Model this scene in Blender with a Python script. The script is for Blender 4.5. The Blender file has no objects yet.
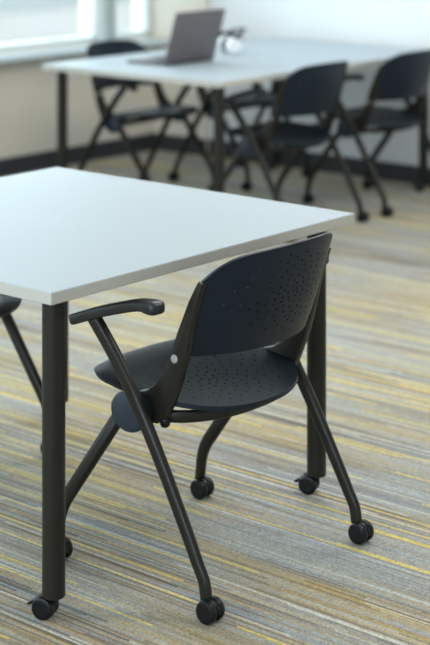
import bpy, bmesh, math, random
from mathutils import Vector, Matrix
from mathutils.geometry import delaunay_2d_cdt

random.seed(7)
SC = bpy.context.scene
COL = SC.collection
PI = math.pi
TH = 0.8717                       # the room and furniture share this heading
CT, ST = math.cos(TH), math.sin(TH)
def W(u, v, z=0.0):               # room frame (u, v) to world
    return Vector((u*CT - v*ST, u*ST + v*CT, z))

# ------------------------------------------------------------------ materials
def new_mat(name):
    m = bpy.data.materials.new(name); m.use_nodes = True
    nt = m.node_tree
    return m, nt, nt.nodes['Principled BSDF']

def plain(name, col, rough=0.5, metal=0.0, bump=0.0, bscale=300.0, var=0.06, spec=0.5):
    """procedural paint or plastic: a little colour variation and fine grain"""
    m, nt, b = new_mat(name)
    tc = nt.nodes.new('ShaderNodeTexCoord')
    n = nt.nodes.new('ShaderNodeTexNoise'); n.inputs['Scale'].default_value = 9.0
    n.inputs['Detail'].default_value = 3.0
    nt.links.new(tc.outputs['Object'], n.inputs['Vector'])
    mx = nt.nodes.new('ShaderNodeMix'); mx.data_type = 'RGBA'
    mx.inputs[6].default_value = (*[c*(1-var) for c in col], 1)
    mx.inputs[7].default_value = (*[min(1, c*(1+var)) for c in col], 1)
    nt.links.new(n.outputs['Fac'], mx.inputs[0])
    nt.links.new(mx.outputs[2], b.inputs['Base Color'])
    b.inputs['Roughness'].default_value = rough
    b.inputs['Metallic'].default_value = metal
    b.inputs['Specular IOR Level'].default_value = spec
    if bump:
        n2 = nt.nodes.new('ShaderNodeTexNoise'); n2.inputs['Scale'].default_value = bscale
        nt.links.new(tc.outputs['Object'], n2.inputs['Vector'])
        bp = nt.nodes.new('ShaderNodeBump'); bp.inputs['Strength'].default_value = bump
        bp.inputs['Distance'].default_value = 0.001
        nt.links.new(n2.outputs['Fac'], bp.inputs['Height'])
        nt.links.new(bp.outputs['Normal'], b.inputs['Normal'])
    return m

M = {}
M['shell']   = plain('charcoal_plastic', (0.0060, 0.0125, 0.0225), 0.46, bump=0.12, bscale=900, spec=0.27)
M['frame']   = plain('bronze_black_metal', (0.0150, 0.0135, 0.0105), 0.36, 0.05, spec=0.32)
M['leg']     = plain('dark_bronze_tube', (0.0150, 0.0140, 0.0105), 0.40, 0.05, spec=0.3)
M['arm']     = plain('soft_black_plastic', (0.009, 0.0125, 0.017), 0.40)
M['hub']     = plain('navy_plastic', (0.012, 0.026, 0.044), 0.48)
M['caster']  = plain('black_nylon', (0.0035, 0.0048, 0.006), 0.36, spec=0.3)
M['steel']   = plain('brushed_steel', (0.42, 0.42, 0.41), 0.55, 0.5)
M['top']     = plain('white_laminate', (0.40, 0.460, 0.505), 0.48, var=0.01, spec=0.3)
M['edge']    = plain('grey_edge_band', (0.47, 0.455, 0.41), 0.45, var=0.03)
M['cream']   = plain('cream_wall_paint', (0.72, 0.66, 0.57), 0.7, bump=0.15, bscale=400, var=0.02)
M['white']   = plain('white_wall_paint', (0.78, 0.80, 0.82), 0.45, bump=0.15, bscale=400, var=0.01)
M['base']    = plain('charcoal_rubber_base', (0.035, 0.038, 0.045), 0.5)
M['wframe']  = plain('white_window_frame', (0.75, 0.80, 0.80), 0.4, var=0.02)
M['mullion'] = plain('grey_green_mullion', (0.42, 0.52, 0.50), 0.4, var=0.02)
M['sill']    = plain('pale_grey_sill', (0.62, 0.72, 0.78), 0.3, var=0.02)
M['ceil']    = plain('ceiling_tile', (0.8, 0.8, 0.8), 0.8, bump=0.2, bscale=200, var=0.02)
M['lapgrey'] = plain('grey_aluminium', (0.150, 0.135, 0.140), 0.5, 0.25)
M['lapkey']  = plain('dark_keys', (0.03, 0.03, 0.032), 0.5)
M['whitepl'] = plain('glossy_white_plastic', (0.85, 0.87, 0.9), 0.3, var=0.01)
M['bldg']    = plain('pale_concrete', (0.76, 0.75, 0.74), 0.8, var=0.03)
M['bglass']  = plain('tinted_facade_glass', (0.52, 0.57, 0.58), 0.35, var=0.03)
M['ground']  = plain('pale_paving', (0.62, 0.59, 0.56), 0.9, var=0.06)

def screen_mat():
    m, nt, b = new_mat('dark_screen')
    b.inputs['Base Color'].default_value = (0.01, 0.01, 0.012, 1)
    b.inputs['Roughness'].default_value = 0.12
    return m
M['screen'] = screen_mat()

def glass_mat():
    m, nt, b = new_mat('window_glass')
    out = nt.nodes['Material Output']
    nt.nodes.remove(b)
    t = nt.nodes.new('ShaderNodeBsdfTransparent'); t.inputs['Color'].default_value = (0.93, 0.97, 0.97, 1)
    g = nt.nodes.new('ShaderNodeBsdfGlossy'); g.inputs['Roughness'].default_value = 0.02
    f = nt.nodes.new('ShaderNodeFresnel'); f.inputs['IOR'].default_value = 1.25
    mx = nt.nodes.new('ShaderNodeMixShader')
    nt.links.new(f.outputs[0], mx.inputs[0]); nt.links.new(t.outputs[0], mx.inputs[1]); nt.links.new(g.outputs[0], mx.inputs[2])
    nt.links.new(mx.outputs[0], out.inputs['Surface'])
    return m
M['glass'] = glass_mat()

def carpet_mat():
    m, nt, b = new_mat('striped_carpet')
    L = nt.links.new
    N = lambda t: nt.nodes.new(t)
    tc = N('ShaderNodeTexCoord')
    sep = N('ShaderNodeSeparateXYZ'); L(tc.outputs['Object'], sep.inputs[0])
    def noise(su, sv, off=0.0, detail=2.0, rough=0.5):
        mp = N('ShaderNodeMapping'); mp.vector_type = 'POINT'
        mp.inputs['Scale'].default_value = (su, sv, 1); mp.inputs['Location'].default_value = (off, off*0.37, off*0.11)
        L(tc.outputs['Object'], mp.inputs[0])
        n = N('ShaderNodeTexNoise'); n.inputs['Scale'].default_value = 1.0
        n.inputs['Detail'].default_value = detail; n.inputs['Roughness'].default_value = rough
        L(mp.outputs[0], n.inputs['Vector'])
        return n.outputs['Fac']
    def ramp(fac, stops, mode='LINEAR'):
        r = N('ShaderNodeValToRGB'); r.color_ramp.interpolation = mode
        e = r.color_ramp.elements
        while len(e) < len(stops): e.new(0.5)
        for k, (p, c) in enumerate(stops):
            e[k].position = p; e[k].color = (*c, 1) if len(c) == 3 else c
        L(fac, r.inputs[0]); return r.outputs[0]
    def mix(fac, a, c, mode='MIX'):
        x = N('ShaderNodeMix'); x.data_type = 'RGBA'; x.blend_type = mode
        if isinstance(fac, (int, float)): x.inputs[0].default_value = fac
        else: L(fac, x.inputs[0])
        for s, k in ((a, 6), (c, 7)):
            if isinstance(s, tuple): x.inputs[k].default_value = (*s, 1)
            else: L(s, x.inputs[k])
        return x.outputs[2]
    g = lambda v: (v, v, v)
    # yarn rows of grey, tan, slate and brown, each changing colour every few hand-widths
    def math_(op, x, y=None):
        n = N('ShaderNodeMath'); n.operation = op
        for k, q in enumerate((x, y)):
            if q is None: continue
            if isinstance(q, (int, float)): n.inputs[k].default_value = q
            else: L(q, n.inputs[k])
        return n.outputs[0]
    def rows(per_m, seg_m, seed):
        row = math_('FLOOR', math_('ADD', math_('MULTIPLY', sep.outputs['X'], per_m), seed))
        w1 = N('ShaderNodeTexWhiteNoise'); w1.noise_dimensions = '1D'; L(row, w1.inputs['W'])
        seg = math_('FLOOR', math_('ADD', math_('MULTIPLY', sep.outputs['Y'], 1/seg_m), math_('MULTIPLY', w1.outputs['Value'], 37.0)))
        cb = N('ShaderNodeCombineXYZ'); L(row, cb.inputs[0]); L(seg, cb.inputs[1])
        w2 = N('ShaderNodeTexWhiteNoise'); w2.noise_dimensions = '2D'; L(cb.outputs[0], w2.inputs['Vector'])
        return w2.outputs['Value']
    pal = [(0.0, CARPET['dark']), (0.14, CARPET['brown']), (0.32, CARPET['tan']), (0.52, CARPET['grey']), (0.70, CARPET['slate']), (0.84, CARPET['pale']), (0.91, CARPET['ochre'])]
    fine = ramp(rows(170, 0.55, 0.0), pal, 'CONSTANT')
    broad = ramp(rows(62, 0.80, 400.5), pal, 'CONSTANT')
    lines = mix(0.22, fine, broad)
    # wide dashes that make whole planks lean to slate or to ochre
    planks = noise(5.0, 0.9, 11.0, 2.0)
    warm = mix(ramp(planks, [(0.42, g(0)), (0.66, g(0.42))]), lines, CARPET['ochre'])
    cool = mix(ramp(noise(6.5, 1.1, 27.0, 2.0), [(0.42, g(0)), (0.64, g(0.50))]), warm, CARPET['slate'])
    # sparse bright yellow threads
    yel = ramp(rows(150, 0.9, 900.25), [(0.0, g(0)), (0.940, g(0.85))], 'CONSTANT')
    dy = mix(yel, cool, CARPET['yellow'])
    # loop-pile speckle
    sp = noise(330, 190, 5.0, 1.0)
    col = mix(1.0, dy, ramp(sp, [(0.25, g(0.55)), (0.75, g(1.4))]), 'MULTIPLY')
    L(col, b.inputs['Base Color'])
    b.inputs['Roughness'].default_value = 0.85
    b.inputs['Specular IOR Level'].default_value = 0.25
    b.inputs['Sheen Weight'].default_value = 0.28
    b.inputs['Sheen Roughness'].default_value = 0.4
    bp = N('ShaderNodeBump'); bp.inputs['Strength'].default_value = 0.5; bp.inputs['Distance'].default_value = 0.002
    L(sp, bp.inputs['Height']); L(bp.outputs['Normal'], b.inputs['Normal'])
    return m
CARPET = dict(dark=(0.040, 0.031, 0.022), brown=(0.160, 0.112, 0.066), tan=(0.335, 0.262, 0.165), grey=(0.275, 0.255, 0.215),
              slate=(0.265, 0.312, 0.345), pale=(0.580, 0.580, 0.530), ochre=(0.430, 0.308, 0.085), yellow=(0.700, 0.520, 0.050))
M['carpet'] = carpet_mat()

# ------------------------------------------------------------------ mesh helpers
def obj(name, bm, mat, parent=None, smooth=40, mods=()):
    me = bpy.data.meshes.new(name)
    bmesh.ops.recalc_face_normals(bm, faces=bm.faces[:])
    bm.to_mesh(me); bm.free()
    for m in (mat if isinstance(mat, (list, tuple)) else [mat]): me.materials.append(m)
    o = bpy.data.objects.new(name, me); COL.objects.link(o)
    if parent is not None: o.parent = parent
    if smooth:
        for p in me.polygons: p.use_smooth = True
        try: me.set_sharp_from_angle(angle=math.radians(smooth))
        except Exception: pass
    return o

def box(bm, x0, x1, y0, y1, z0, z1, bev=0.0, seg=2):
    t = bmesh.new()
    r = bmesh.ops.create_cube(t, size=1)
    for v in r['verts']:
        v.co = Vector(((x0+x1)/2 + v.co.x*(x1-x0), (y0+y1)/2 + v.co.y*(y1-y0), (z0+z1)/2 + v.co.z*(z1-z0)))
    if bev: bmesh.ops.bevel(t, geom=t.edges[:], offset=bev, segments=seg, affect='EDGES', profile=0.5)
    join(bm, t); return bm

def join(bm, t, mi=None):
    me = bpy.data.meshes.new('tmp'); t.to_mesh(me); t.free()
    n = len(bm.faces)
    bm.from_mesh(me); bpy.data.meshes.remove(me)
    if mi is not None:
        bm.faces.ensure_lookup_table()
        for f in bm.faces[n:]: f.material_index = mi

def smooth_path(pts, n=8):
    """Catmull-Rom through the points"""
    P = [Vector(p) for p in pts]
    P = [P[0]*2 - P[1]] + P + [P[-1]*2 - P[-2]]
    out = []
    for i in range(1, len(P)-2):
        for k in range(n):
            t = k/n
            a, b, c, d = P[i-1], P[i], P[i+1], P[i+2]
            out.append(0.5*((2*b) + (c-a)*t + (2*a-5*b+4*c-d)*t*t + (3*b-a-3*c+d)*t**3))
    out.append(P[-2]); return out

def round_corner(pts, radii, n=6):
    """polyline with its corners replaced by arcs (quadratic)"""
    P = [Vector(p) for p in pts]; out = [P[0]]
    for i in range(1, len(P)-1):
        r = radii[i-1]
        a = P[i] + (P[i-1]-P[i]).normalized()*r; c = P[i] + (P[i+1]-P[i]).normalized()*r
        for k in range(n+1):
            t = k/n; out.append(a*(1-t)**2 + P[i]*2*t*(1-t) + c*t*t)
    out.append(P[-1]); return out

def sweep(bm, path, ra, rb, side=Vector((1, 0, 0)), seg=14, caps='round', power=2.0, scale=None):
    """sweep a (super)elliptical section: ra along 'side', rb across it"""
    P = [Vector(p) for p in path]; rings = []
    n = len(P)
    for i, p in enumerate(P):
        t = (P[min(i+1, n-1)] - P[max(i-1, 0)]).normalized()
        s = (side - t*side.dot(t)).normalized(); w = t.cross(s)
        k = scale(i/(n-1)) if scale else 1.0
        ring = []
        for j in range(seg):
            a = 2*PI*j/seg; ca, sa = math.cos(a), math.sin(a)
            ex = math.copysign(abs(ca)**(2/power), ca); ey = math.copysign(abs(sa)**(2/power), sa)
            ring.append((p, s*(ra*ex*k), w*(rb*ey*k), t))
        rings.append(ring)
    def mk(ring, sc=1.0, push=0.0): return [bm.verts.new(p + (s+w)*sc + t*push) for p, s, w, t in ring]
    R = []
    if caps == 'round':
        r = min(ra, rb)*0.7*(scale(0) if scale else 1)
        R.append(mk(rings[0], 0.45, -r*0.95)); R.append(mk(rings[0], 0.8, -r*0.6))
    elif caps in ('bevel', 'mixed'):
        R.append(mk(rings[0], 0.86, -min(ra, rb)*0.14))
    R += [mk(r) for r in rings]
    if caps in ('round', 'mixed'):
        r = min(ra, rb)*0.7*(scale(1) if scale else 1)
        R.append(mk(rings[-1], 0.8, r*0.6)); R.append(mk(rings[-1], 0.45, r*0.95))
    elif caps == 'bevel':
        R.append(mk(rings[-1], 0.86, min(ra, rb)*0.14))
    for A, B in zip(R, R[1:]):
        for j in range(seg): bm.faces.new((A[j], A[(j+1) % seg], B[(j+1) % seg], B[j]))
    bm.faces.new(list(reversed(R[0]))); bm.faces.new(R[-1])
    return bm

def lathe(bm, prof, axis='Z', seg=28, at=(0, 0, 0)):
    """profile of (radius, height) turned round an axis through 'at'"""
    at = Vector(at); rings = []
    for r, h in prof:
        ring = []
        for j in range(seg):
            a = 2*PI*j/seg; c, s = r*math.cos(a), r*math.sin(a)
            v = {'Z': (c, s, h), 'X': (h, c, s), 'Y': (s, h, c)}[axis]
            ring.append(bm.verts.new(at + Vector(v)))
        rings.append(ring)
    for A, B in zip(rings, rings[1:]):
        for j in range(seg): bm.faces.new((A[j], A[(j+1) % seg], B[(j+1) % seg], B[j]))
    bm.faces.new(list(reversed(rings[0]))); bm.faces.new(rings[-1])
    return bm

def prism(bm, poly, x0, x1, bev=0.003):
    """polygon in (y, z) extruded along x with softened rims"""
    t = bmesh.new()
    vs = [t.verts.new((x0, y, z)) for y, z in poly]
    f = t.faces.new(vs)
    r = bmesh.ops.extrude_face_region(t, geom=[f])
    for v in [g for g in r['geom'] if isinstance(g, bmesh.types.BMVert)]: v.co.x = x1
    rim = [e for e in t.edges if abs(e.verts[0].co.x - e.verts[1].co.x) < 1e-6]
    if bev: bmesh.ops.bevel(t, geom=rim, offset=bev, segments=2, affect='EDGES', profile=0.5)
    join(bm, t); return bm

def inside(p, poly):
    x, y = p; c = False; n = len(poly)
    for i in range(n):
        x1, y1 = poly[i]; x2, y2 = poly[i-1]
        if (y1 > y) != (y2 > y) and x < (x2-x1)*(y-y1)/(y2-y1) + x1: c = not c
    return c

def perforated(outline, holes, hr, step, S, thick, nrm):
    """a shell with real holes: triangulate the outline minus the holes, bend it with S, give it thickness"""
    verts = [Vector(p) for p in outline]; n = len(verts)
    edges = [(i, (i+1) % n) for i in range(n)]
    HN = 7
    for hx, hy in holes:
        b = len(verts)
        for k in range(HN):
            a = 2*PI*k/HN; verts.append(Vector((hx + hr*math.cos(a), hy + hr*math.sin(a))))
        edges += [(b+k, b+(k+1) % HN) for k in range(HN)]
    xs = [p[0] for p in outline]; ys = [p[1] for p in outline]
    y = min(ys)
    row = 0
    while y < max(ys):
        x = min(xs) + (step/2 if row % 2 else 0)
        while x < max(xs):
            if inside((x, y), outline) and all((x-a)**2+(y-b)**2 > (hr*1.7)**2 for a, b in holes):
                if min((x-a)**2+(y-b)**2 for a, b in outline) > (step*0.5)**2:
                    verts.append(Vector((x, y)))
            x += step
        y += step*0.87; row += 1
    V, _, Fc, *_ = delaunay_2d_cdt(verts, edges, [], 0, 1e-6)
    bm = bmesh.new()
    top = [bm.verts.new(S(p.x, p.y)) for p in V]
    bot = [bm.verts.new(Vector(S(p.x, p.y)) - nrm(p.x, p.y)*thick) for p in V]
    ecount = {}
    for f in Fc:
        cx = sum(V[i].x for i in f)/3; cy = sum(V[i].y for i in f)/3
        if not inside((cx, cy), outline): continue
        if any((cx-a)**2+(cy-b)**2 < (hr*0.98)**2 for a, b in holes): continue
        bm.faces.new([top[i] for i in f]); bm.faces.new([bot[i] for i in reversed(f)])
        for a, b in zip(f, list(f[1:])+[f[0]]):
            ecount.setdefault(frozenset((a, b)), []).append((a, b))
    for k, l in ecount.items():
        if len(l) == 1:
            a, b = l[0]; bm.faces.new([top[b], top[a], bot[a], bot[b]])
    for v in [v for v in bm.verts if not v.link_faces]: bm.verts.remove(v)
    return bm

def sup(n, hw, hh, cx, cy, pw_fn, seg):
    out = []
    for k in range(seg):
        a = 2*PI*k/seg; c, s = math.cos(a), math.sin(a); p = pw_fn(c, s)
        out.append((cx + hw*math.copysign(abs(c)**(2/p), c), cy + hh*math.copysign(abs(s)**(2/p), s)))
    return out

# ------------------------------------------------------------------ objects and tags
def thing(name, label, cat, loc=(0, 0, 0), rz=0.0, group=None):
    o = bpy.data.objects.new(name, None); COL.objects.link(o)
    o.location = loc; o.rotation_euler = (0, 0, rz)
    o.empty_display_size = 0.1
    return tag(o, label, cat, group)
def tag(o, label, cat, group=None):
    o['label'] = label; o['category'] = cat
    if group: o['group'] = group
    return o
def struct(name, bm, mat, smooth=0):
    o = obj(name, bm, mat, None, smooth); o.rotation_euler = (0, 0, TH); o['kind'] = 'structure'; return o
def copy_tree(o, parent=None):
    c = o.copy(); COL.objects.link(c)
    if parent is not None: c.parent = parent; c.matrix_parent_inverse = o.matrix_parent_inverse.copy()
    for ch in list(o.children): copy_tree(ch, c)
    return c

# ------------------------------------------------------------------ the chair (local: x right, y forward, z up)
def wheel_bm(cx, cy, cz, r, w, outer):
    bm = bmesh.new(); s = outer
    lathe(bm, [(r*0.55, s*w*0.50), (r*0.80, s*w*0.52), (r*0.93, s*w*0.44), (r, s*w*0.25), (r, -s*w*0.35), (r*0.93, -s*w*0.5), (r*0.5, -s*w*0.5)],
          'X', 30, (cx, cy, cz))
    return bm

def caster(parent, x, y, ztop, r=0.0252, yaw=0.0, trail=0.012, brake=False):
    """twin-wheel caster under (x, y); the stem reaches ztop"""
    e = bmesh.new()
    def T(px, py):
        c, s = math.cos(yaw), math.sin(yaw); return (px*c - py*s, px*s + py*c)
    lathe(e, [(0.0075, r*1.2), (0.0085, r*1.75), (0.0085, ztop + 0.004)], 'Z', 14, (0, 0, 0))
    # hood between the wheels, arching over them
    pts = []
    for k in range(15):
        a = math.radians(-25 + 215*k/14); pts.append((-trail + (r*0.99)*math.cos(a), r + (r*0.99)*math.sin(a)))
    prism(e, pts, -0.0045, 0.0045, 0.001)
    # half-shroud that covers the top of each wheel
    for s in (-1, 1):
        sh = []
        for k in range(9):
            a = math.radians(20 + 120*k/8); sh.append((-trail + (r*1.06)*math.cos(a), r + (r*1.06)*math.sin(a)))
        for k in range(8, -1, -1):
            a = math.radians(20 + 120*k/8); sh.append((-trail + (r*0.93)*math.cos(a), r + (r*0.93)*math.sin(a)))
        prism(e, sh, min(s*0.004, s*0.0115), max(s*0.004, s*0.0115), 0.0)
    if brake:
        prism(e, [(-trail - r*0.7, r*1.35), (-trail - r*1.35, r*1.0), (-trail - r*1.62, r*1.02), (-trail - r*1.62, r*1.14), (-trail - r*1.15, r*1.45), (-trail - r*0.6, r*1.75)],
              -0.010, 0.010, 0.0015)
    c = obj('caster', e, M['caster'], parent, 35)
    c.location = (x, y, 0); c.rotation_euler = (0, 0, yaw)
    for s in (-1, 1):
        obj('wheel', wheel_bm(s*0.0135, -trail, r, r, 0.017, s), M['caster'], c, 35)
    return c

ZP = lambda y: 0.4325 + 0.105*(y - 0.03)         # seat plane, higher at the front
def seat_S(a, b):
    t = (b - 0.015)/0.2
    z = ZP(b) - 0.012*math.exp(-((a/0.15)**2 + ((b+0.05)/0.13)**2))
    z += 0.010*min(1, abs(a)/0.235)**4
    edge = (abs(a)/0.242)**2.6 + (abs(b-0.02)/(0.228 if b > 0.02 else 0.21))**2.6
    if edge > 0.72: z -= 0.060*(edge-0.72)**1.5*max(0.0, min(1.0, (b+0.06)/0.14))
    if t > 0.6: z -= 0.010*((t-0.6)/0.45)**2
    return Vector((a, b, z))
def num_n(S):
    def f(a, b):
        e = 1e-3
        return (Vector(S(a+e, b)) - Vector(S(a-e, b))).cross(Vector(S(a, b+e)) - Vector(S(a, b-e))).normalized()
    return f

def back_S(a, z):
    q = min(1.2, abs(a)/0.235)
    yc = -0.252 - 0.25*(z - 0.66) + 0.9*(z-0.66)**2
    ye = -0.160 - 0.40*(z - 0.66)
    y = yc + (ye - yc)*q**2.3
    return Vector((a, y, z))

def sunflower(n, cx, cy, sx, sy, hr, keep):
    pts = []
    for k in range(n):
        r = (k/n)**0.66; a = k*2.39996
        p = (cx + sx*r*math.cos(a), cy + sy*r*math.sin(a))
        if keep(p) and all((p[0]-q[0])**2 + (p[1]-q[1])**2 > (hr*3.2)**2 for q in pts): pts.append(p)
    return pts

def make_chair(label):
    t = thing('nesting_chair', label, 'chair', group='dark armchairs on casters around the white tables')
    # seat: perforated shell
    out = [(x, y if y < 0.02 else 0.02 + (y-0.02)*1.085) for x, y in sup(0, 0.242, 0.210, 0, 0.020, lambda c, s: 2.7 if s > 0 else 2.15, 120)]
    holes = sunflower(120, 0, -0.015, 0.185, 0.155, 0.0027, lambda p: True)
    obj('seat', perforated(out, holes, 0.0027, 0.020, seat_S, 0.011, num_n(seat_S)), M['shell'], t, 50)
    # backrest: perforated, wrapped round the sitter
    def bo():
        """outline in (a, z): crowned top that falls into the uprights, lower corners on a big radius"""
        hw, rb, zb = 0.240, 0.026, 0.534
        top = lambda a: 0.772 - 0.012*(a/hw)**2 - 0.058*abs(a/hw)**7
        right = []
        for k in range(31):
            g = PI/2*k/30; a = hw*math.sin(g); right.append((a, top(a)))
        z1 = top(hw)
        for k in range(1, 12): right.append((hw - 0.004*k/12, z1 - (z1 - zb - rb)*k/12))
        for k in range(0, 11):
            g = -PI/2*k/10; right.append((hw - 0.004 - rb + rb*math.cos(g), zb + rb + rb*math.sin(g)))
        h = hw - 0.004 - rb
        for k in range(1, 20): right.append((h*(1 - k/20), zb))
        left = [(-a, z) for a, z in reversed(right)]
        return right + [(0, zb)] + left[:-1]
    bh = sunflower(130, 0, 0.660, 0.185, 0.090, 0.0028, lambda p: abs(p[0]) < 0.19)
    nb = num_n(back_S)
    obj('backrest', perforated(bo(), bh, 0.0028, 0.018, back_S, 0.008, nb), M['shell'], t, 50)
    # side brackets: upright bar that flares forward into a gusset under the seat
    prof = [(-0.186, 0.708), (-0.172, 0.712), (-0.146, 0.667), (-0.113, 0.588), (-0.088, 0.527), (-0.068, 0.490), (-0.045, 0.462), (-0.020, 0.446), (0.010, 0.436), (0.045, 0.432),
            (0.060, 0.420), (0.058, 0.400), (0.030, 0.382), (-0.010, 0.372), (-0.050, 0.374), (-0.072, 0.386), (-0.095, 0.428), (-0.115, 0.475), (-0.135, 0.536), (-0.158, 0.625)]
    for s in (-1, 1):
        e = bmesh.new(); prism(e, prof, min(s*0.218, s*0.242), max(s*0.218, s*0.242), 0.005)
        br = obj('side_bracket', e, M['frame'], t, 30)
        e = bmesh.new(); lathe(e, [(0.0095, 0), (0.0095, s*0.003), (0.007, s*0.0045)], 'X', 18, (s*0.2410, -0.106, 0.531))
        obj('bolt', e, M['steel'], br, 30)
        e = bmesh.new(); sweep(e, [(s*0.230, -0.060, 0.398), (s*0.230, -0.066, 0.384), (s*0.230, -0.068, 0.376)], 0.012, 0.012, seg=14)
        obj('stacking_bumper', e, M['caster'], br, 50)
        if s < 0: continue
        e = bmesh.new(); lathe(e, [(0.005, 0), (0.005, -s*0.008), (0.007, -s*0.009), (0.007, -s*0.013)], 'X', 12, (s*0.219, -0.092, 0.392))
        obj('bolt', e, M['steel'], br, 30)
    # rear legs rise from the back casters to the front of the armrests
    for s in (-1, 1):
        e = bmesh.new()
        p = smooth_path([(s*0.276, 0.113, 0.598), (s*0.276, 0.040, 0.514), (s*0.277, -0.040, 0.402), (s*0.278, -0.108, 0.292), (s*0.279, -0.174, 0.175), (s*0.280, -0.205, 0.117), (s*0.280, -0.224, 0.082), (s*0.280, -0.231, 0.045)], 6)
        sweep(e, p, 0.0110, 0.0162, seg=18, caps='bevel', power=2.8, scale=lambda q: 1.10 - 0.22*min(1, q/0.75))
        obj('leg', e, M['frame'], t, 50)
        caster(t, s*0.281, -0.231, 0.046)
    # front legs drop from the hub to the front casters
    for s in (-1, 1):
        e = bmesh.new()
        p = round_corner([(s*0.252, 0.010, 0.432), (s*0.254, 0.236, 0.128), (s*0.258, 0.248, 0.045)], [0.04], 8)
        sweep(e, p, 0.0110, 0.0155, seg=18, caps='bevel', power=2.8, scale=lambda q: 1.08 - 0.2*q)
        obj('leg', e, M['frame'], t, 50)
        caster(t, s*0.258, 0.252, 0.046)
        # hub cover: the rounded navy housing where the legs cross
        pts = []
        for k in range(26):
            a = 2*PI*k/26
            rr = 0.046 + 0.010*math.cos(a - 2.0)
            pts.append((0.018 + rr*math.cos(a)*1.10, 0.386 + rr*math.sin(a)*1.0))
        e = bmesh.new(); prism(e, pts, min(s*0.236, s*0.270), max(s*0.236, s*0.270), 0.006)
        obj('hub_cover', e, M['hub'], t, 40)
    # armrests
    for s in (-1, 1):
        e = bmesh.new()
        p = smooth_path([(s*0.272, 0.172, 0.580), (s*0.276, 0.135, 0.594), (s*0.283, 0.080, 0.614), (s*0.293, 0.010, 0.636), (s*0.301, -0.060, 0.655), (s*0.306, -0.112, 0.657)], 6)
        sweep(e, p, 0.0195, 0.0130, seg=24, caps='mixed', power=4.0, scale=lambda q: 1.0 if q < 0.85 else 1.0 + 0.16*math.sin((q-0.85)/0.15*PI*0.75))
        obj('armrest', e, M['arm'], t, 50)
    # cross members under the seat
    e = bmesh.new()
    p = smooth_path([(-0.232, -0.040, 0.390), (-0.185, -0.098, 0.388), (-0.10, -0.136, 0.386), (0, -0.147, 0.386), (0.10, -0.136, 0.386), (0.185, -0.098, 0.388), (0.232, -0.040, 0.390)], 5)
    sweep(e, p, 0.014, 0.008, side=Vector((0, 0, 1)), seg=14, power=3)
    obj('seat_rail', e, M['frame'], t, 50)
    e = bmesh.new(); sweep(e, [(-0.245, 0.03, 0.392), (0, 0.03, 0.392), (0.245, 0.03, 0.392)], 0.013, 0.013, side=Vector((0, 0, 1)), seg=14)
    obj('cross_bar', e, M['frame'], t, 50)
    return t

FG = Vector((-.0122, 3.9425, 0)) + W(-0.007, -0.002)
chair = make_chair('nearest dark perforated armchair, in sharp focus, tucked at the near white table')
chair.location = FG; chair.rotation_euler = (0, 0, TH)
for (x, y, rz, lab) in [
        (-0.802, 4.548, TH + PI, 'dark armchair at left edge behind near table leg, only seat tip and leg visible'),
        (0.325, 7.705, TH, 'blurred dark armchair at the far table, back to camera, left of its twin'),
        (0.812, 8.250, TH, 'blurred dark armchair at the far right edge, back to camera beside a table leg'),
        (-0.355, 8.420, TH + PI + 0.04, 'blurred dark armchair facing the camera behind the far table, left of the grey laptop'),
        (0.147, 8.900, TH + PI, 'blurred dark armchair facing the camera behind the far table, mostly hidden under its top')]:
    c = copy_tree(chair); c.location = (x, y, 0); c.rotation_euler = (0, 0, rz); c['label'] = lab

# ------------------------------------------------------------------ tables
def make_table(label, corner, Lu, Lv, h=0.726, ins=0.0686, lr=0.0252, yaw=0.0, fv=None):
    fv = fv or ins
    """corner (world xy) is the near corner; the top reaches Lu along u and Lv along v"""
    t = thing('work_table', label, 'table', (corner[0], corner[1], 0), TH)
    th = 0.0265
    e = bmesh.new(); box(e, 0, Lu, 0, Lv, h-th, h-0.0012, 0.0012, 1)
    b = obj('edge_band', e, M['edge'], None, 30)
    e = bmesh.new(); box(e, 0.0008, Lu-0.0008, 0.0008, Lv-0.0008, h-0.0022, h, 0.0007, 1)
    tp = obj('tabletop', e, M['top'], t, 30); b.parent = tp
    for (x, y) in ((ins+0.003, ins-0.003), (Lu-ins-0.006, ins), (ins, Lv-fv), (Lu-ins, Lv-fv)):
        e = bmesh.new()
        lathe(e, [(lr*0.9, 0.0475), (lr, 0.0495), (lr, h-th-0.006), (lr*1.25, h-th-0.0055), (lr*1.25, h-th)], 'Z', 32, (x, y, 0))
        obj('leg', e, M['leg'], t, 40)
        caster(t, x, y, 0.0475, r=0.0245, yaw=yaw, trail=0.020, brake=True)
    return t
make_table('near white square table on dark round legs with casters, in the foreground at left', (-.344, 3.485), 1.101, 1.102, yaw=math.radians(-160), fv=0.082)
make_table('blurred far white rectangular table by the windows carrying the grey laptop', (0.022, 7.18), 1.79, 1.105, yaw=math.radians(-150))

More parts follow.
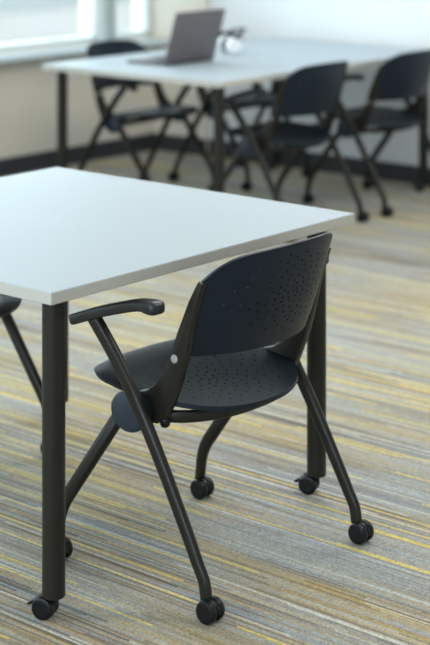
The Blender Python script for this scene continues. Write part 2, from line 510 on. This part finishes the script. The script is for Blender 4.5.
# ------------------------------------------------------------------ laptop and headphones on the far table
def make_laptop():
    lx, ly = -0.122, 7.92
    t = thing('laptop', 'open grey laptop on the far table, its lid toward the camera', 'laptop', (lx, ly, 0.726), TH)
    e = bmesh.new(); box(e, -0.18, 0.18, 0.0, 0.245, 0.002, 0.016, 0.004, 2)
    obj('base', e, M['lapgrey'], t, 40)
    e = bmesh.new()
    for r in range(5):
        for k in range(13):
            box(e, -0.145 + k*0.0225, -0.145 + k*0.0225 + 0.019, 0.035 + r*0.021, 0.035 + r*0.021 + 0.017, 0.0155, 0.0175)
    obj('keyboard', e, M['lapkey'], t, 0)
    e = bmesh.new(); box(e, -0.05, 0.05, 0.155, 0.222, 0.0155, 0.0166, 0.0005, 1)
    obj('touchpad', e, M['lapkey'], t, 0)
    lid = bpy.data.objects.new('lid', None)
    e = bmesh.new(); box(e, -0.18, 0.18, -0.004, 0.004, 0.0, 0.255, 0.0035, 2)
    lo = obj('lid', e, M['lapgrey'], t, 40); bpy.data.objects.remove(lid)
    lo.location = (0, 0.0, 0.012); lo.rotation_euler = (math.radians(17), 0, 0)
    e = bmesh.new(); box(e, -0.170, 0.170, 0.0042, 0.0050, 0.014, 0.246)
    obj('screen', e, M['screen'], lo, 0)
    e = bmesh.new(); sweep(e, [(-0.13, 0.0, 0.012), (0.13, 0.0, 0.012)], 0.007, 0.007, side=Vector((0, 0, 1)), seg=12)
    obj('hinge', e, M['lapkey'], t, 40)
make_laptop()

def make_headphones():
    t = thing('headphones', 'white headphones with a dark headband on the far table beside the laptop', 'headphones', (0.095, 8.30, 0.726), math.radians(20))
    for s in (-1, 1):
        e = bmesh.new()
        y = 0.0 if s < 0 else 0.115
        lathe(e, [(0.012, -0.018), (0.036, -0.016), (0.043, -0.006), (0.043, 0.008), (0.034, 0.018), (0.02, 0.0185)], 'Y', 28, (0, y, 0.046))
        obj('ear_cup', e, M['whitepl'], t, 40)
        e = bmesh.new(); yy = y + (0.018 if s < 0 else -0.034)
        lathe(e, [(0.02, 0), (0.038, 0.002), (0.040, 0.008), (0.036, 0.016), (0.02, 0.016)], 'Y', 24, (0, yy, 0.046))
        obj('ear_cushion', e, M['lapkey'], t, 40)
    e = bmesh.new()
    p = smooth_path([(0.0, -0.004, 0.060), (0.015, -0.012, 0.095), (0.05, 0.010, 0.120), (0.075, 0.057, 0.125), (0.05, 0.105, 0.120), (0.015, 0.127, 0.095), (0.0, 0.119, 0.060)], 6)
    sweep(e, p, 0.012, 0.005, side=Vector((1, 0, 0)), seg=12)
    obj('headband', e, M['lapkey'], t, 50)
make_headphones()

# ------------------------------------------------------------------ the room (local x = u, y = v)
U0, U1, V0, V1, HC = -4.6, 7.375, -3.4, 6.65, 2.75
e = bmesh.new(); box(e, U0, U1, V0, V1, -0.05, 0); struct('floor', e, M['carpet'])
e = bmesh.new(); box(e, U0-0.15, U1+0.15, V0-0.15, V1+0.15, HC, HC+0.1); struct('ceiling', e, M['ceil'])
e = bmesh.new(); box(e, U1, U1+0.15, V0-0.15, V1+0.15, -0.05, HC); struct('wall_back', e, M['white'])
FW = [(-2.6, 0.9, 'fill_window_7'), (1.6, 5.1, 'fill_window_8')]       # unseen windows behind the camera, added to brighten the back wall
e = bmesh.new(); box(e, U0-0.15, U0, V0-0.15, V1+0.15, -0.05, 0.5); box(e, U0-0.15, U0, V0-0.15, V1+0.15, 2.45, HC)
prev = V0-0.15
for a, b, _ in FW: box(e, U0-0.15, U0, prev, a, 0.5, 2.45); prev = b
box(e, U0-0.15, U0, prev, V1+0.15, 0.5, 2.45)
struct('wall_front', e, M['white'])
for a, b, nm in FW:
    e = bmesh.new()
    box(e, U0-0.09, U0-0.04, a, b, 0.5, 0.55); box(e, U0-0.09, U0-0.04, a, b, 2.40, 2.45)
    for q in (a, (a+b)/2 - 0.025, b-0.05): box(e, U0-0.09, U0-0.04, q, q+0.05, 0.55, 2.40)
    w = struct(nm, e, M['wframe'])
    e = bmesh.new(); box(e, U0-0.068, U0-0.062, a+0.05, b-0.05, 0.55, 2.40)
    obj('pane', e, M['glass'], w, 0)
e = bmesh.new(); box(e, U0, U1, V0-0.15, V0, -0.05, HC); struct('wall_right', e, M['white'])
# cream corner column on the back wall beside the windows
e = bmesh.new(); box(e, U1-0.03, U1, 6.24, V1, 0.0, HC, 0.002, 1); struct('trim_1', e, M['cream'])
# window wall: sill height 0.665, head 2.45
SILL, HEAD = 0.665, 2.45
spans = [(5.05, 6.90, 'window_1'), (6.98, 7.345, 'window_2'), (3.15, 4.93, 'window_3'), (1.25, 3.03, 'window_4'), (-0.65, 1.13, 'window_5'), (-2.55, -0.77, 'window_6')]
e = bmesh.new()
box(e, U0, U1, V1, V1+0.18, -0.05, SILL)
box(e, U0, U1, V1, V1+0.18, HEAD, HC)
edges_u = sorted([(a, b) for a, b, _ in spans])
prev = U0
for a, b in edges_u:
    box(e, prev, a, V1, V1+0.18, SILL, HEAD); prev = b
box(e, prev, U1, V1, V1+0.18, SILL, HEAD)
struct('wall_left', e, M['cream'])
for a, b, nm in spans:
    e = bmesh.new(); f = 0.03
    box(e, a, b, V1+0.03, V1+0.09, SILL, SILL+0.04); box(e, a, b, V1+0.03, V1+0.09, HEAD-f, HEAD)
    box(e, a, a+f, V1+0.03, V1+0.09, SILL, HEAD); box(e, b-f, b, V1+0.03, V1+0.09, SILL, HEAD)
    w = struct(nm, e, M['wframe'])
    e = bmesh.new(); box(e, a+f, b-f, V1+0.055, V1+0.061, SILL+0.04, HEAD-f)
    obj('pane', e, M['glass'], w, 0)
# white casing and grey-green mullion post between the two windows in view
e = bmesh.new(); box(e, 6.86, 6.92, V1-0.012, V1, SILL-0.02, HEAD, 0.002, 1); struct('trim_2', e, M['wframe'])
e = bmesh.new(); box(e, 6.92, 6.985, V1-0.03, V1+0.03, SILL-0.02, HEAD, 0.003, 1); struct('trim_3', e, M['mullion'])
# sill ledge
e = bmesh.new(); box(e, U0, U1-0.03, V1-0.11, V1+0.03, SILL-0.035, SILL-0.003, 0.004, 2); struct('trim_4', e, M['sill'])
# baseboards
e = bmesh.new(); box(e, U0, U1-0.03, V1-0.014, V1, 0, 0.098, 0.003, 1); struct('baseboard_left', e, M['base'])
e = bmesh.new(); box(e, U1-0.044, U1-0.03, 6.24, V1-0.014, 0, 0.098, 0.003, 1); box(e, U1-0.014, U1, V0, 6.24, 0, 0.098, 0.003, 1); struct('baseboard_back', e, M['base'])

# ------------------------------------------------------------------ outside: street and a pale block
e = bmesh.new(); box(e, -40, 60, V1+0.4, 90, -4.2, -4.0); struct('ground', e, M['ground'])
bl = thing('office_building', 'pale concrete office block seen blurred through the window', 'building', W(40.0, 38.0, -4.0), TH)
e = bmesh.new(); box(e, -9, 9, 0, 10, 0, 14)
wl = obj('wall', e, M['bldg'], bl, 0)
for r in range(4):
    e = bmesh.new(); box(e, -8.4, 8.4, -0.06, 0.05, 1.6 + r*3.2, 3.2 + r*3.2)
    obj('window', e, M['bglass'], bl, 0)

# ------------------------------------------------------------------ light
wd = bpy.data.worlds.new('World'); SC.world = wd; wd.use_nodes = True
nt = wd.node_tree; bg = nt.nodes['Background']
bg.inputs['Color'].default_value = (0.88, 0.95, 1.0, 1); bg.inputs['Strength'].default_value = 2.1

def area(name, loc, sx, sy, power, color, direction):
    l = bpy.data.lights.new(name, 'AREA'); l.shape = 'RECTANGLE'; l.size = sx; l.size_y = sy
    l.energy = power; l.color = color
    o = bpy.data.objects.new(name, l); COL.objects.link(o)
    o.location = loc; o.rotation_euler = Vector(direction).to_track_quat('-Z', 'Y').to_euler()
    return o
# daylight entering by each left-wall window
for a, b, nm in spans:
    d = W(0, -1, -0.18)
    area('daylight', W((a+b)/2, V1+0.30, (SILL+HEAD)/2), (b-a), HEAD-SILL, 52*(b-a)/1.78, (0.78, 0.91, 1.0), d)
for a, b, nm in FW:  # frontal fill for the back wall, sent through the added windows
    area('daylight', W(U0-0.25, (a+b)/2, 1.475), b-a, 1.95, 215, (0.80, 0.90, 1.0), W(1, 0.1, -0.05))
# unseen fill lights under the ceiling, added to lift the floor and walls
for (lu, lv, pw) in ((1.0, 1.0, 15), (1.0, 4.0, 30), (4.2, 1.0, 44), (4.8, 3.3, 50), (6.3, 2.2, 20), (6.3, 5.0, 12), (-2.0, 2.0, 18)):
    area('ceiling_fill', W(lu, lv, HC-0.02), 1.2, 0.6, pw*0.9, (1.0, 0.985, 0.95), (0, 0, -1))

# ------------------------------------------------------------------ camera
cam = bpy.data.cameras.new('Camera'); co = bpy.data.objects.new('Camera', cam); COL.objects.link(co)
co.location = (0, 0, 1.5874); co.rotation_euler = (PI/2, 0, 0)
cam.sensor_fit = 'VERTICAL'; cam.sensor_height = 36; cam.sensor_width = 24
cam.lens = 1659.26/645*36
cam.shift_x = 0.0; cam.shift_y = -(322.5 + 117.05)/645
cam.dof.use_dof = True; cam.dof.focus_distance = 3.75; cam.dof.aperture_fstop = 2.95
cam.clip_start = 0.05; cam.clip_end = 300
SC.camera = co

SC.view_settings.view_transform = 'Standard'; SC.view_settings.look = 'None'
SC.view_settings.gamma = 1; SC.view_settings.use_curve_mapping = False
SC.view_settings.exposure = -0.20
SC.cycles.use_denoising = True
SC.cycles.max_bounces = 8
SC.cycles.sample_clamp_indirect = 6
